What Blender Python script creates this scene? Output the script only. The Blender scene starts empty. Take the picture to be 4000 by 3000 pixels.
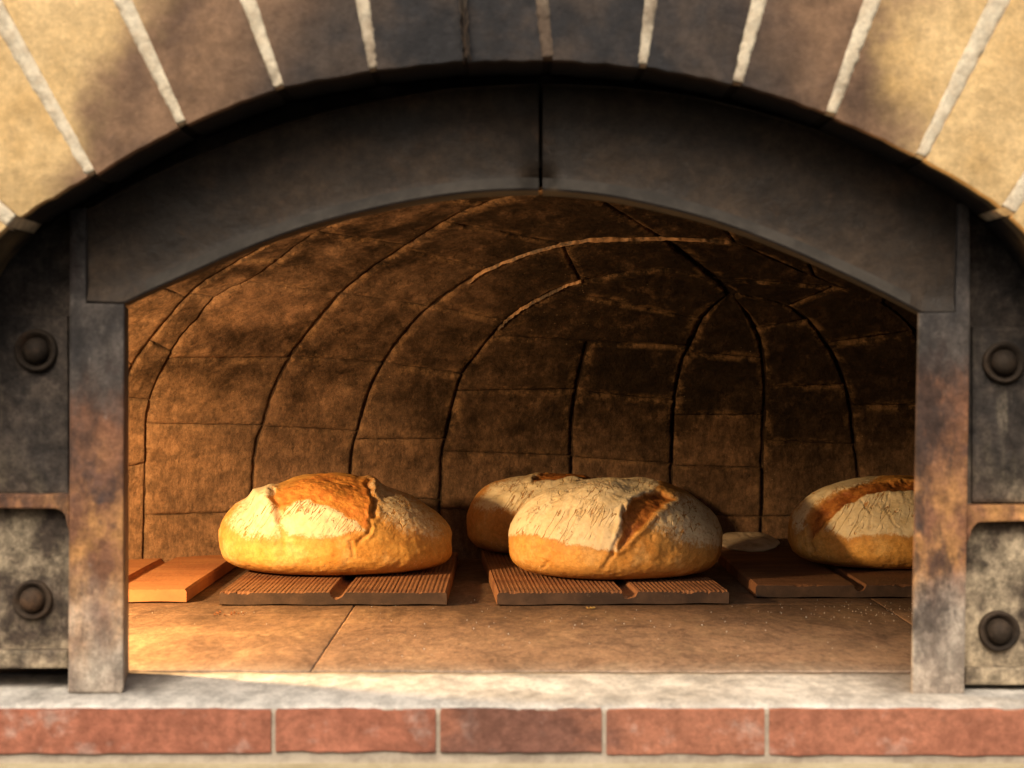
import bpy, bmesh, math, random
import numpy as np
from mathutils import Vector
random.seed(7)
np.random.seed(7)
C = bpy.context.scene.collection
SC = bpy.context.scene

# ------------------------------------------------------------------ camera
CAMZ = 0.3485
F = 4000.0            # focal length measured in units of 1/2212 of the frame width
cam_d = bpy.data.cameras.new('camera')
cam = bpy.data.objects.new('camera', cam_d)
C.objects.link(cam)
cam.location = (0, -2.0, CAMZ)
cam.rotation_euler = (math.radians(90), 0, 0)
cam_d.sensor_width = 36
cam_d.lens = 36 * F / 2212
cam_d.shift_y = -29.5 / 2212
cam_d.clip_start = 0.05
cam_d.clip_end = 200
cam_d.dof.use_dof = True
cam_d.dof.focus_distance = 3.0
cam_d.dof.aperture_fstop = 6.8
SC.camera = cam

# ------------------------------------------------------------------ light
SUN_EL, SUN_ROT = 43, 190
world = bpy.data.worlds.new('World')
SC.world = world
world.use_nodes = True
wn = world.node_tree
bg = wn.nodes['Background']
sky = wn.nodes.new('ShaderNodeTexSky')
sky.sky_type = 'NISHITA'
sky.sun_disc = False
sky.sun_elevation = math.radians(SUN_EL)
sky.sun_rotation = math.radians(SUN_ROT)
sky.air_density = 1.0
sky.dust_density = 7.0
sky.ozone_density = 0.5
wn.links.new(sky.outputs[0], bg.inputs[0])
bg.inputs[1].default_value = 0.09
sun_d = bpy.data.lights.new('sun', 'SUN')
sun_d.energy = 2.8
sun_d.angle = math.radians(38)
sun_d.color = (1.0, 0.90, 0.76)
sun = bpy.data.objects.new('sun', sun_d)
C.objects.link(sun)
# direction towards the sun: in front of the oven, a little to the left, high
az = math.radians(-100)
el = math.radians(SUN_EL)
sv = Vector((math.cos(az) * math.cos(el), math.sin(az) * math.cos(el), math.sin(el)))
sun.rotation_euler = sv.to_track_quat('Z', 'Y').to_euler()
# the lamp inside the oven, out of sight behind the left jamb
LAMP = (-0.84, 0.32, 0.33)
ld = bpy.data.lights.new('oven_light', 'POINT')
ld.energy = 74
ld.shadow_soft_size = 0.03
ld.color = (1.0, 0.64, 0.285)
lo = bpy.data.objects.new('oven_light', ld)
C.objects.link(lo)
lo.location = LAMP
SC.view_settings.view_transform = 'Standard'
SC.view_settings.look = 'None'
SC.view_settings.exposure = 0.0
SC.view_settings.gamma = 1.0

# ------------------------------------------------------------------ helpers
def P(px, py, y):
    """a point of the place at depth y from its position in the photograph"""
    d = 2.0 + y
    return Vector(((px - 1106) * d / F, y, CAMZ - (py - 800) * d / F))

def empty(name, label, cat, loc=(0, 0, 0), group=None):
    o = bpy.data.objects.new(name, None)
    o.empty_display_size = 0.05
    C.objects.link(o)
    o.location = loc
    o['label'] = label
    o['category'] = cat
    if group: o['group'] = group
    return o

def link(name, me, mat, parent=None):
    o = bpy.data.objects.new(name, me)
    C.objects.link(o)
    if mat is not None and len(me.materials) == 0:
        me.materials.append(mat)
    if parent is not None:
        o.parent = parent
        o.matrix_parent_inverse = parent.matrix_basis.inverted()
    return o

def mesh(name, V, Fc, smooth=False, mats=None, mi=None):
    me = bpy.data.meshes.new(name)
    me.from_pydata([tuple(v) for v in V], [], Fc)
    if smooth:
        me.polygons.foreach_set('use_smooth', [True] * len(me.polygons))
    if mats:
        for m in mats: me.materials.append(m)
        if mi is not None: me.polygons.foreach_set('material_index', mi)
    me.update()
    return me

def fixn(me):
    bm = bmesh.new(); bm.from_mesh(me)
    bmesh.ops.recalc_face_normals(bm, faces=bm.faces)
    bm.to_mesh(me); bm.free()

# numpy gradient noise
_perm = np.random.permutation(256)
_perm = np.concatenate([_perm, _perm])
_g = np.random.normal(size=(256, 3)); _g /= np.linalg.norm(_g, axis=1)[:, None]
def noise3(p):
    p = np.asarray(p, float)
    i = np.floor(p).astype(int); f = p - i
    u = f * f * f * (f * (f * 6 - 15) + 10)
    r = 0
    for dx in (0, 1):
        for dy in (0, 1):
            for dz in (0, 1):
                h = _perm[(_perm[(_perm[(i[:, 0] + dx) & 255] + i[:, 1] + dy) & 255] + i[:, 2] + dz) & 255]
                d = f - np.array([dx, dy, dz])
                w = (u[:, 0] if dx else 1 - u[:, 0]) * (u[:, 1] if dy else 1 - u[:, 1]) * (u[:, 2] if dz else 1 - u[:, 2])
                r = r + w * (_g[h] * d).sum(1)
    return r
def fbm(p, o=4):
    p = np.asarray(p, float); s = 0; a = 1
    for k in range(o):
        s = s + a * noise3(p + 13.7 * k); p = p * 2.03; a *= .5
    return s

def smooth(a, b, x):
    t = np.clip((x - a) / (b - a), 0, 1)
    return t * t * (3 - 2 * t)

def sdf(poly, q):
    """signed distance (negative inside) of points q to a closed polygon"""
    poly = np.array(poly, float); n = len(poly)
    best = np.full(len(q), 1e9); inside = np.zeros(len(q), bool)
    for i in range(n):
        a, b = poly[i], poly[(i + 1) % n]
        ab = b - a; t = np.clip(((q - a) @ ab) / (ab @ ab), 0, 1)
        best = np.minimum(best, np.linalg.norm(q - a - t[:, None] * ab, axis=1))
        c = (a[1] > q[:, 1]) != (b[1] > q[:, 1])
        xx = (b[0] - a[0]) * (q[:, 1] - a[1]) / (b[1] - a[1] + 1e-12) + a[0]
        inside ^= c & (q[:, 0] < xx)
    return np.where(inside, -best, best)

def sdl(line, q):
    line = np.array(line, float); best = np.full(len(q), 1e9)
    for a, b in zip(line[:-1], line[1:]):
        ab = b - a; t = np.clip(((q - a) @ ab) / (ab @ ab), 0, 1)
        best = np.minimum(best, np.linalg.norm(q - a - t[:, None] * ab, axis=1))
    return best

# ------------------------------------------------------------------ materials
class M:
    def __init__(s, name):
        s.m = bpy.data.materials.new(name); s.m.use_nodes = True
        s.t = s.m.node_tree; s.b = s.t.nodes['Principled BSDF']
        s.geo = s.t.nodes.new('ShaderNodeNewGeometry'); s.pos = s.geo.outputs['Position']
        s.bumpn = None
    def put(s, sock, v):
        if isinstance(v, bpy.types.NodeSocket): s.t.links.new(v, sock)
        elif isinstance(v, (tuple, list)) and sock.type == 'RGBA': sock.default_value = tuple(v) + ((1,) if len(v) == 3 else ())
        else: sock.default_value = v
    def noise(s, scale, detail=5, rough=.6, stretch=None, vec=None, dist=0, off=0, norm=True):
        v = vec or s.pos
        if stretch or off:
            mp = s.t.nodes.new('ShaderNodeMapping')
            s.t.links.new(v, mp.inputs[0])
            if stretch: mp.inputs['Scale'].default_value = stretch
            mp.inputs['Location'].default_value = (off, off * 1.7, off * .6)
            v = mp.outputs[0]
        n = s.t.nodes.new('ShaderNodeTexNoise')
        n.inputs['Scale'].default_value = scale; n.inputs['Detail'].default_value = detail
        n.inputs['Roughness'].default_value = rough; n.inputs['Distortion'].default_value = dist
        s.t.links.new(v, n.inputs['Vector'])
        return n.outputs['Fac']
    def vor(s, scale, feature='DISTANCE_TO_EDGE', stretch=None, vec=None, rand=1, warp=0):
        v = vec or s.pos
        if warp:
            nn = s.t.nodes.new('ShaderNodeTexNoise'); nn.inputs['Scale'].default_value = scale * .7; nn.inputs['Detail'].default_value = 3
            s.t.links.new(v, nn.inputs['Vector'])
            vm = s.t.nodes.new('ShaderNodeVectorMath'); vm.operation = 'MULTIPLY_ADD'
            s.t.links.new(nn.outputs['Color'], vm.inputs[0]); vm.inputs[1].default_value = (warp,) * 3
            s.t.links.new(v, vm.inputs[2]); v = vm.outputs[0]
        if stretch:
            mp = s.t.nodes.new('ShaderNodeMapping'); s.t.links.new(v, mp.inputs[0])
            mp.inputs['Scale'].default_value = stretch; v = mp.outputs[0]
        n = s.t.nodes.new('ShaderNodeTexVoronoi'); n.feature = feature
        n.inputs['Scale'].default_value = scale; n.inputs['Randomness'].default_value = rand
        s.t.links.new(v, n.inputs['Vector'])
        return n.outputs['Distance']
    def ramp(s, v, a, b, ca=0.0, cb=1.0):
        n = s.t.nodes.new('ShaderNodeMapRange'); n.interpolation_type = 'SMOOTHSTEP'
        s.put(n.inputs[0], v); n.inputs[1].default_value = a; n.inputs[2].default_value = b
        n.inputs[3].default_value = ca; n.inputs[4].default_value = cb
        return n.outputs[0]
    def math(s, op, a, b=0.0, c=0.0):
        n = s.t.nodes.new('ShaderNodeMath'); n.operation = op
        s.put(n.inputs[0], a); s.put(n.inputs[1], b); s.put(n.inputs[2], c)
        return n.outputs[0]
    def mix(s, f, a, b, mode='MIX'):
        n = s.t.nodes.new('ShaderNodeMix'); n.data_type = 'RGBA'; n.blend_type = mode
        s.put(n.inputs[0], f); s.put(n.inputs[6], a); s.put(n.inputs[7], b)
        return n.outputs[2]
    def grit(s, col, scale=40, lo=.6, hi=1.35, vec=None, stretch=None, off=21):
        g = s.ramp(s.noise(scale, 9, .82, vec=vec, stretch=stretch, off=off), .36, .64, lo, hi)
        n = s.t.nodes.new('ShaderNodeCombineColor')
        for k in range(3): s.t.links.new(g, n.inputs[k])
        return s.mix(1.0, col, n.outputs[0], 'MULTIPLY')
    def xyz(s):
        n = s.t.nodes.new('ShaderNodeSeparateXYZ'); s.t.links.new(s.pos, n.inputs[0]); return n.outputs
    def rnd(s):
        n = s.t.nodes.new('ShaderNodeObjectInfo'); return n.outputs['Random']
    def attr(s, name):
        n = s.t.nodes.new('ShaderNodeAttribute'); n.attribute_name = name; return n.outputs['Fac']
    def bump(s, h, strength=.5, dist=.002):
        n = s.t.nodes.new('ShaderNodeBump'); n.inputs['Strength'].default_value = strength; n.inputs['Distance'].default_value = dist
        s.t.links.new(h, n.inputs['Height'])
        if s.bumpn is not None: s.t.links.new(s.bumpn, n.inputs['Normal'])
        s.bumpn = n.outputs[0]
    def out(s, col, rough=.8, spec=.3, metal=0.0, sss=0.0):
        s.put(s.b.inputs['Base Color'], col); s.put(s.b.inputs['Roughness'], rough)
        s.put(s.b.inputs['Specular IOR Level'], spec); s.put(s.b.inputs['Metallic'], metal)
        if sss:
            s.b.inputs['Subsurface Weight'].default_value = sss
            s.b.inputs['Subsurface Radius'].default_value = (.012, .005, .002)
            s.b.inputs['Subsurface Scale'].default_value = .5
        if s.bumpn is not None: s.t.links.new(s.bumpn, s.b.inputs['Normal'])
        return s.m

def mat_vault(dark=False):
    s = M('sooty_firestone' if not dark else 'sooty_mortar')
    x, y, z = s.xyz()
    n1 = s.noise(9, 6, .65); n2 = s.noise(38, 6, .7); n3 = s.noise(3.1, 4, .6, off=3.1)
    base = s.mix(s.ramp(n1, .35, .68), (.25, .140, .080), (.14, .078, .046))
    base = s.mix(s.ramp(n2, .42, .75), base, (.21, .122, .070))
    base = s.mix(s.ramp(s.rnd(), 0, 1, 0, .35), base, (.125, .078, .048))
    base = s.mix(s.math('MULTIPLY', s.ramp(s.math('ADD', x, s.math('MULTIPLY', s.math('SUBTRACT', n1, .5), .3)), -.42, -.66), .6), base, (.38, .22, .11))  # lamp glow on the left wall painted in as paler tan
    # soot: gathers high up and towards the far end
    thr = s.math('ADD', s.ramp(x, -.70, -.15, .36, .165), s.ramp(x, .5, .95, 0, .07))
    h = s.math('SUBTRACT', z, thr)
    h = s.math('ADD', h, s.math('MULTIPLY', s.math('SUBTRACT', n3, .5), .24))
    h = s.math('ADD', h, s.math('MULTIPLY', s.math('SUBTRACT', s.rnd(), .5), .07))
    h = s.math('ADD', h, s.math('MULTIPLY', s.math('SUBTRACT', n1, .5), .18))
    h = s.math('ADD', h, s.math('MULTIPLY', s.math('SUBTRACT', s.noise(60, 8, .85, stretch=(1, 1, .5)), .5), .30))
    soot = s.ramp(h, -.18, .14)
    worn = s.ramp(s.noise(34, 6, .8, stretch=(1, .4, 1)), .46, .72)
    worn2 = s.ramp(s.noise(5.5, 7, .72, off=7, dist=.4), .36, .70)
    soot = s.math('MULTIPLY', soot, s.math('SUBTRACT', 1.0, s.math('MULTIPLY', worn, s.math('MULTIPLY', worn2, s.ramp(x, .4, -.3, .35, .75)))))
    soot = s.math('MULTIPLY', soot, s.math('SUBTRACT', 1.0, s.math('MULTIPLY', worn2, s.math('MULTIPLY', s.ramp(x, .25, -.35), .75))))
    col = s.mix(s.math('MULTIPLY', soot, .97), base, (.011, .0075, .0052))
    ed = s.math('MULTIPLY', s.attr('edge'), s.ramp(s.noise(26, 6, .75, off=15), .46, .60))
    col = s.mix(s.math('MULTIPLY', ed, .40), col, (.27, .16, .085))
    if dark: col = s.mix(.6, col, (.014, .009, .006))
    speck = s.ramp(s.vor(95, 'F1'), .10, .06)
    speck = s.math('MULTIPLY', speck, s.ramp(s.noise(7, 2, .5, off=11), .56, .66))
    col = s.mix(s.math('MULTIPLY', speck, .5), col, (.45, .34, .22))
    col = s.grit(col, 34, .62, 1.4)
    col = s.grit(col, 110, .7, 1.3, stretch=(1, 1, .35), off=5)
    s.bump(n1, .5, .006)
    s.bump(s.noise(60, 9, .85, stretch=(1, 1, .5)), 1.0, .008)
    s.bump(s.ramp(s.vor(75, 'F1', warp=.03), .12, .35), .6, .0018)
    return s.out(col, s.ramp(n2, .3, .8, .55, .9), s.ramp(soot, 0, 1, .32, .06))

def mat_yellow_brick():
    s = M('yellow_firebrick')
    x, y, z = s.xyz()
    n1 = s.noise(14, 5, .6); n2 = s.noise(5, 4, .6, off=2); n3 = s.noise(55, 6, .7)
    a = s.math('ABSOLUTE', s.math('SUBTRACT', x, .015))
    a = s.math('ADD', a, s.math('MULTIPLY', s.math('SUBTRACT', n2, .5), .22))
    a = s.math('ADD', a, s.math('MULTIPLY', s.math('SUBTRACT', z, .56), .18))
    a = s.math('ADD', a, s.math('MULTIPLY', s.math('SUBTRACT', n1, .5), .10))
    a = s.math('ADD', a, s.math('MULTIPLY', s.math('SUBTRACT', s.rnd(), .5), .05))
    yel = s.mix(s.ramp(n1, .3, .75), (.76, .54, .27), (.64, .42, .18))
    brn = s.mix(s.ramp(n1, .35, .7), (.29, .175, .105), (.115, .072, .050))
    gry = s.mix(s.ramp(n1, .34, .64), (.085, .065, .053), (.037, .036, .038))
    col = s.mix(s.ramp(a, .20, .34), gry, brn)
    col = s.mix(s.ramp(a, .40, .465), col, yel)
    col = s.mix(s.ramp(n3, .55, .8, 0, .35), col, (.14, .10, .085))
    col = s.mix(s.math('MULTIPLY', s.ramp(y, -.096, -.080), s.ramp(a, .72, .50)), col, (.012, .010, .010))  # black soffit: soot, with the shade under the arch painted in
    col = s.grit(col, 20, .80, 1.15); col = s.grit(col, 90, .85, 1.12, off=3)
    s.bump(n1, .3, .004); s.bump(n3, .8, .003)
    return s.out(col, .85, .2)

def mat_mortar():
    s = M('cream_mortar')
    x, y, z = s.xyz()
    n1 = s.noise(60, 6, .7); n2 = s.noise(18, 4, .6)
    col = s.mix(s.ramp(n1, .35, .7), (.78, .69, .52), (.62, .51, .36))
    a = s.math('ABSOLUTE', s.math('ADD', x, .005))
    a = s.math('ADD', a, s.math('MULTIPLY', s.math('SUBTRACT', n2, .5), .12))
    a = s.math('ADD', a, s.math('MULTIPLY', s.math('SUBTRACT', z, .66), .55))
    col = s.mix(s.ramp(a, .045, .13), (.075, .06, .05), s.mix(s.ramp(a, .10, .26, .45, 0), col, (.26, .21, .16)))
    # grime creeping up from the intrados
    col = s.mix(s.ramp(s.math('ADD', n2, s.math('MULTIPLY', a, .8)), .56, .76, .55, 0), col, (.16, .11, .075))
    col = s.mix(s.math('MULTIPLY', s.ramp(y, -.094, -.080), s.ramp(s.math('ABSOLUTE', x), .52, .42)), col, (.015, .012, .010))  # joint undersides: soot plus the arch's shade put into the colour
    col = s.grit(col, 45, .78, 1.15)
    s.bump(n1, .9, .004); s.bump(n2, .5, .004)
    return s.out(col, .95, .1)

def mat_iron(name='black_iron', brown=.5):
    s = M(name)
    n1 = s.noise(7, 5, .65, stretch=(1, 1, 1.6)); n2 = s.noise(45, 6, .7); n3 = s.noise(22, 4, .6, off=4, dist=.6)
    col = s.mix(s.ramp(n1, .35, .7), (.026, .018, .012), (.062, .041, .026))
    col = s.mix(s.ramp(n3, .55, .78, 0, brown), col, (.105, .055, .028))
    col = s.mix(s.ramp(n2, .58, .85, 0, .35), col, (.11, .092, .075))
    col = s.grit(col, 18, .72, 1.25); col = s.grit(col, 70, .75, 1.25, off=3)
    s.bump(n2, .7, .003); s.bump(n3, .3, .002)
    return s.out(col, s.ramp(n1, .3, .7, .5, .75), .3)

def mat_post():
    s = M('rusty_iron')
    x, y, z = s.xyz()
    n1 = s.noise(10, 5, .65, stretch=(1, 1, .55)); n2 = s.noise(60, 6, .75); n3 = s.noise(26, 5, .65, off=5, stretch=(1, 1, .6)); n4 = s.noise(17, 3, .6, off=9)
    zz = s.math('ADD', z, s.math('MULTIPLY', s.math('SUBTRACT', n1, .5), .22))
    zz = s.math('ADD', zz, s.math('MULTIPLY', x, -.035))
    dark = s.mix(s.ramp(n3, .35, .7), (.040, .036, .035), (.095, .080, .070))
    red = s.mix(s.ramp(n3, .35, .65), (.23, .105, .058), (.10, .055, .038))
    orange = s.mix(s.ramp(n3, .38, .62), (.50, .25, .09), (.24, .11, .06))
    orange = s.mix(s.ramp(n4, .56, .66), orange, (.055, .042, .042))
    ash = s.mix(s.ramp(n3, .35, .65), (.47, .40, .32), (.30, .24, .19))
    col = s.mix(s.ramp(zz, .285, .365), red, dark)
    col = s.mix(s.ramp(zz, .16, .29), orange, col)
    col = s.mix(s.ramp(zz, .04, .14), ash, col)
    col = s.mix(s.ramp(n2, .60, .8, 0, .5), col, (.34, .29, .25))
    scorch = s.ramp(s.noise(12, 6, .75, off=31, stretch=(1, 1, .5)), .50, .62)
    col = s.mix(s.math('MULTIPLY', scorch, s.ramp(z, .02, .10, .25, .75)), col, (.045, .032, .028))
    col = s.grit(col, 24, .68, 1.3); col = s.grit(col, 80, .7, 1.3, off=3)
    s.bump(n2, .8, .003); s.bump(n3, .4, .003)
    return s.out(col, .75, .25)

def mat_panel():
    s = M('ash_stained_iron')
    x, y, z = s.xyz()
    n1 = s.noise(11, 5, .65, stretch=(1, 1, .35)); n2 = s.noise(55, 6, .75); n3 = s.noise(24, 4, .6, off=6)
    zz = s.math('ADD', z, s.math('MULTIPLY', s.math('SUBTRACT', n1, .5), .30))
    dark = s.mix(s.ramp(n3, .35, .7), (.030, .025, .022), (.070, .054, .043))
    ash = s.mix(s.ramp(n3, .38, .64), (.36, .285, .19), (.070, .050, .036))
    col = s.mix(s.ramp(zz, .13, .26), ash, dark)
    str_ = s.noise(30, 5, .7, stretch=(1, 1, .16), off=2)
    col = s.mix(s.math('MULTIPLY', s.ramp(str_, .55, .75, 0, .6), s.ramp(z, .42, .30)), col, (.20, .165, .12))
    col = s.mix(s.ramp(n2, .6, .85, 0, .3), col, (.22, .20, .17))
    col = s.grit(col, 24, .5, 1.5); col = s.grit(col, 80, .65, 1.35, off=3)
    s.bump(n2, .8, .003); s.bump(n3, .4, .003)
    return s.out(col, .7, .25)

def mat_sill():
    s = M('ashy_stone')
    x, y, z = s.xyz()
    n1 = s.noise(9, 6, .7, stretch=(.8, .6, 1)); n2 = s.noise(60, 6, .75); n3 = s.noise(20, 4, .6, off=6, stretch=(.5, 1, 1))
    col = s.mix(s.ramp(n1, .32, .68), (.74, .70, .63), (.58, .54, .48))
    col = s.mix(s.ramp(n3, .58, .74, 0, .6), col, (.74, .71, .64))
    col = s.mix(s.ramp(n2, .55, .8, 0, .35), col, (.2, .17, .14))
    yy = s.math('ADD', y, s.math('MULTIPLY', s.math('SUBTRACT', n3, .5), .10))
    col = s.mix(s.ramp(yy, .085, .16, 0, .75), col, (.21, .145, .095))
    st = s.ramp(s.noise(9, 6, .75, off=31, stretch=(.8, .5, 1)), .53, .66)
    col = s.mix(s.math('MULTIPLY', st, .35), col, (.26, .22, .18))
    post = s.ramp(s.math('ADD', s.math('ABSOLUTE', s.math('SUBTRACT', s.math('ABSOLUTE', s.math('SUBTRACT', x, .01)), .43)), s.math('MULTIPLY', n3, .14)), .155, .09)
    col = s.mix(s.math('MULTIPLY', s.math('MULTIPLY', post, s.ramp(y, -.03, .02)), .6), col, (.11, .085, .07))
    col = s.grit(col, 34, .65, 1.22, stretch=(1, .5, 1))
    s.bump(n1, .4, .004); s.bump(n2, .9, .003)
    return s.out(col, .92, .15)

def mat_floor():
    s = M('brown_clay_floor')
    n1 = s.noise(6, 6, .75, stretch=(.9, .45, 1), dist=.5); n2 = s.noise(60, 6, .75); n3 = s.noise(17, 6, .7, off=6, stretch=(.8, .38, 1), dist=.6)
    x, y, z = s.xyz()
    base = s.mix(s.ramp(n1, .33, .67), (.36, .215, .125), (.205, .122, .074))
    col = s.mix(s.ramp(n3, .50, .68, 0, .75), base, (.115, .060, .036))
    col = s.mix(s.ramp(n3, .46, .34, 0, .45), col, (.48, .31, .18))
    # darker towards the back and the right
    yy = s.math('ADD', y, s.math('MULTIPLY', s.math('SUBTRACT', n1, .5), .4))
    yy = s.math('ADD', yy, s.math('MULTIPLY', x, .12))
    col = s.mix(s.ramp(yy, .48, .85, 0, .75), col, (.085, .048, .030))
    # ash drifting in from the sill
    ya = s.math('ADD', y, s.math('MULTIPLY', s.math('SUBTRACT', n3, .5), .16))
    col = s.mix(s.ramp(ya, .24, .13, 0, .5), col, (.34, .28, .22))
    col = s.mix(s.ramp(n2, .62, .82, 0, .5), col, (.10, .07, .05))
    speck = s.math('MULTIPLY', s.ramp(s.vor(120, 'F1'), .12, .07), s.ramp(s.noise(9, 2, .5, off=3), .5, .62))
    col = s.mix(s.math('MULTIPLY', speck, .8), col, (.75, .66, .52))
    col = s.grit(col, 22, .82, 1.2, stretch=(1, .35, 1)); col = s.grit(col, 110, .70, 1.28, off=3, stretch=(1, .4, 1))
    s.bump(n1, .3, .003); s.bump(n2, .8, .002); s.bump(n3, .2, .002)
    return s.out(col, s.ramp(n3, .3, .7, .5, .8), .35)

def mat_redbrick():
    s = M('red_brick')
    n1 = s.noise(14, 5, .65, stretch=(.6, 1, 1)); n2 = s.noise(70, 6, .75); n3 = s.noise(26, 4, .6, off=6)
    x, y, z = s.xyz()
    col = s.mix(s.ramp(n1, .35, .68), (.50, .21, .125), (.37, .15, .09))
    col = s.mix(s.ramp(s.rnd(), 0, 1, 0, .4), col, (.36, .11, .07))
    col = s.mix(s.ramp(n3, .56, .75, 0, .55), col, (.60, .44, .36))
    # a sooty stretch under the middle of the opening
    mid = s.math('ABSOLUTE', s.math('SUBTRACT', x, -.005))
    mid = s.math('ADD', mid, s.math('MULTIPLY', s.math('SUBTRACT', n1, .5), .35))
    col = s.mix(s.ramp(mid, .12, .035, 0, .6), col, (.065, .045, .045))
    col = s.mix(s.ramp(n2, .62, .82, 0, .5), col, (.60, .44, .36))
    col = s.grit(col, 26, .8, 1.2); col = s.grit(col, 80, .8, 1.2, off=3)
    s.bump(n1, .4, .003); s.bump(n2, .9, .003)
    return s.out(col, .9, .15)

def mat_plaster():
    s = M('beige_render')
    n1 = s.noise(9, 5, .65); n2 = s.noise(50, 6, .75)
    col = s.mix(s.ramp(n1, .35, .68), (.50, .42, .27), (.36, .29, .17))
    col = s.mix(s.ramp(n2, .5, .8, 0, .6), col, (.60, .53, .39))
    s.bump(n1, .5, .005); s.bump(n2, .8, .003)
    return s.out(col, .95, .15)

def mat_tile(front=False, shaded=False):
    s = M('burnt_tile_edge' if front else ('loaf_shaded_tile' if shaded else 'fired_clay_tile'))
    n1 = s.noise(9, 5, .65, stretch=(.8, 2, 1)); n2 = s.noise(80, 6, .75); n3 = s.noise(24, 4, .6, off=6)
    if not front:
        col = s.mix(s.ramp(n1, .35, .68), *(((.30, .14, .065), (.19, .082, .042)) if shaded else ((.50, .22, .085), (.38, .15, .06))))  # darker pair: shade of the loaves painted into the tiles under them
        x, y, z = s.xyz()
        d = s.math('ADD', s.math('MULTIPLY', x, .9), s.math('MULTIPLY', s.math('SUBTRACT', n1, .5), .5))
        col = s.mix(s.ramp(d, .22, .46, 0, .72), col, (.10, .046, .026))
        col = s.mix(s.ramp(n3, .6, .78, 0, .4), col, (.16, .07, .04))
    else:
        col = s.mix(s.ramp(n3, .35, .7), (.045, .027, .019), (.095, .055, .035))
        col = s.mix(s.ramp(n2, .60, .76, 0, .6), col, (.26, .19, .14))
    s.bump(n2, .5, .001); s.bump(n3, .3, .002)
    return s.out(col, .75, .3)

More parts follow.
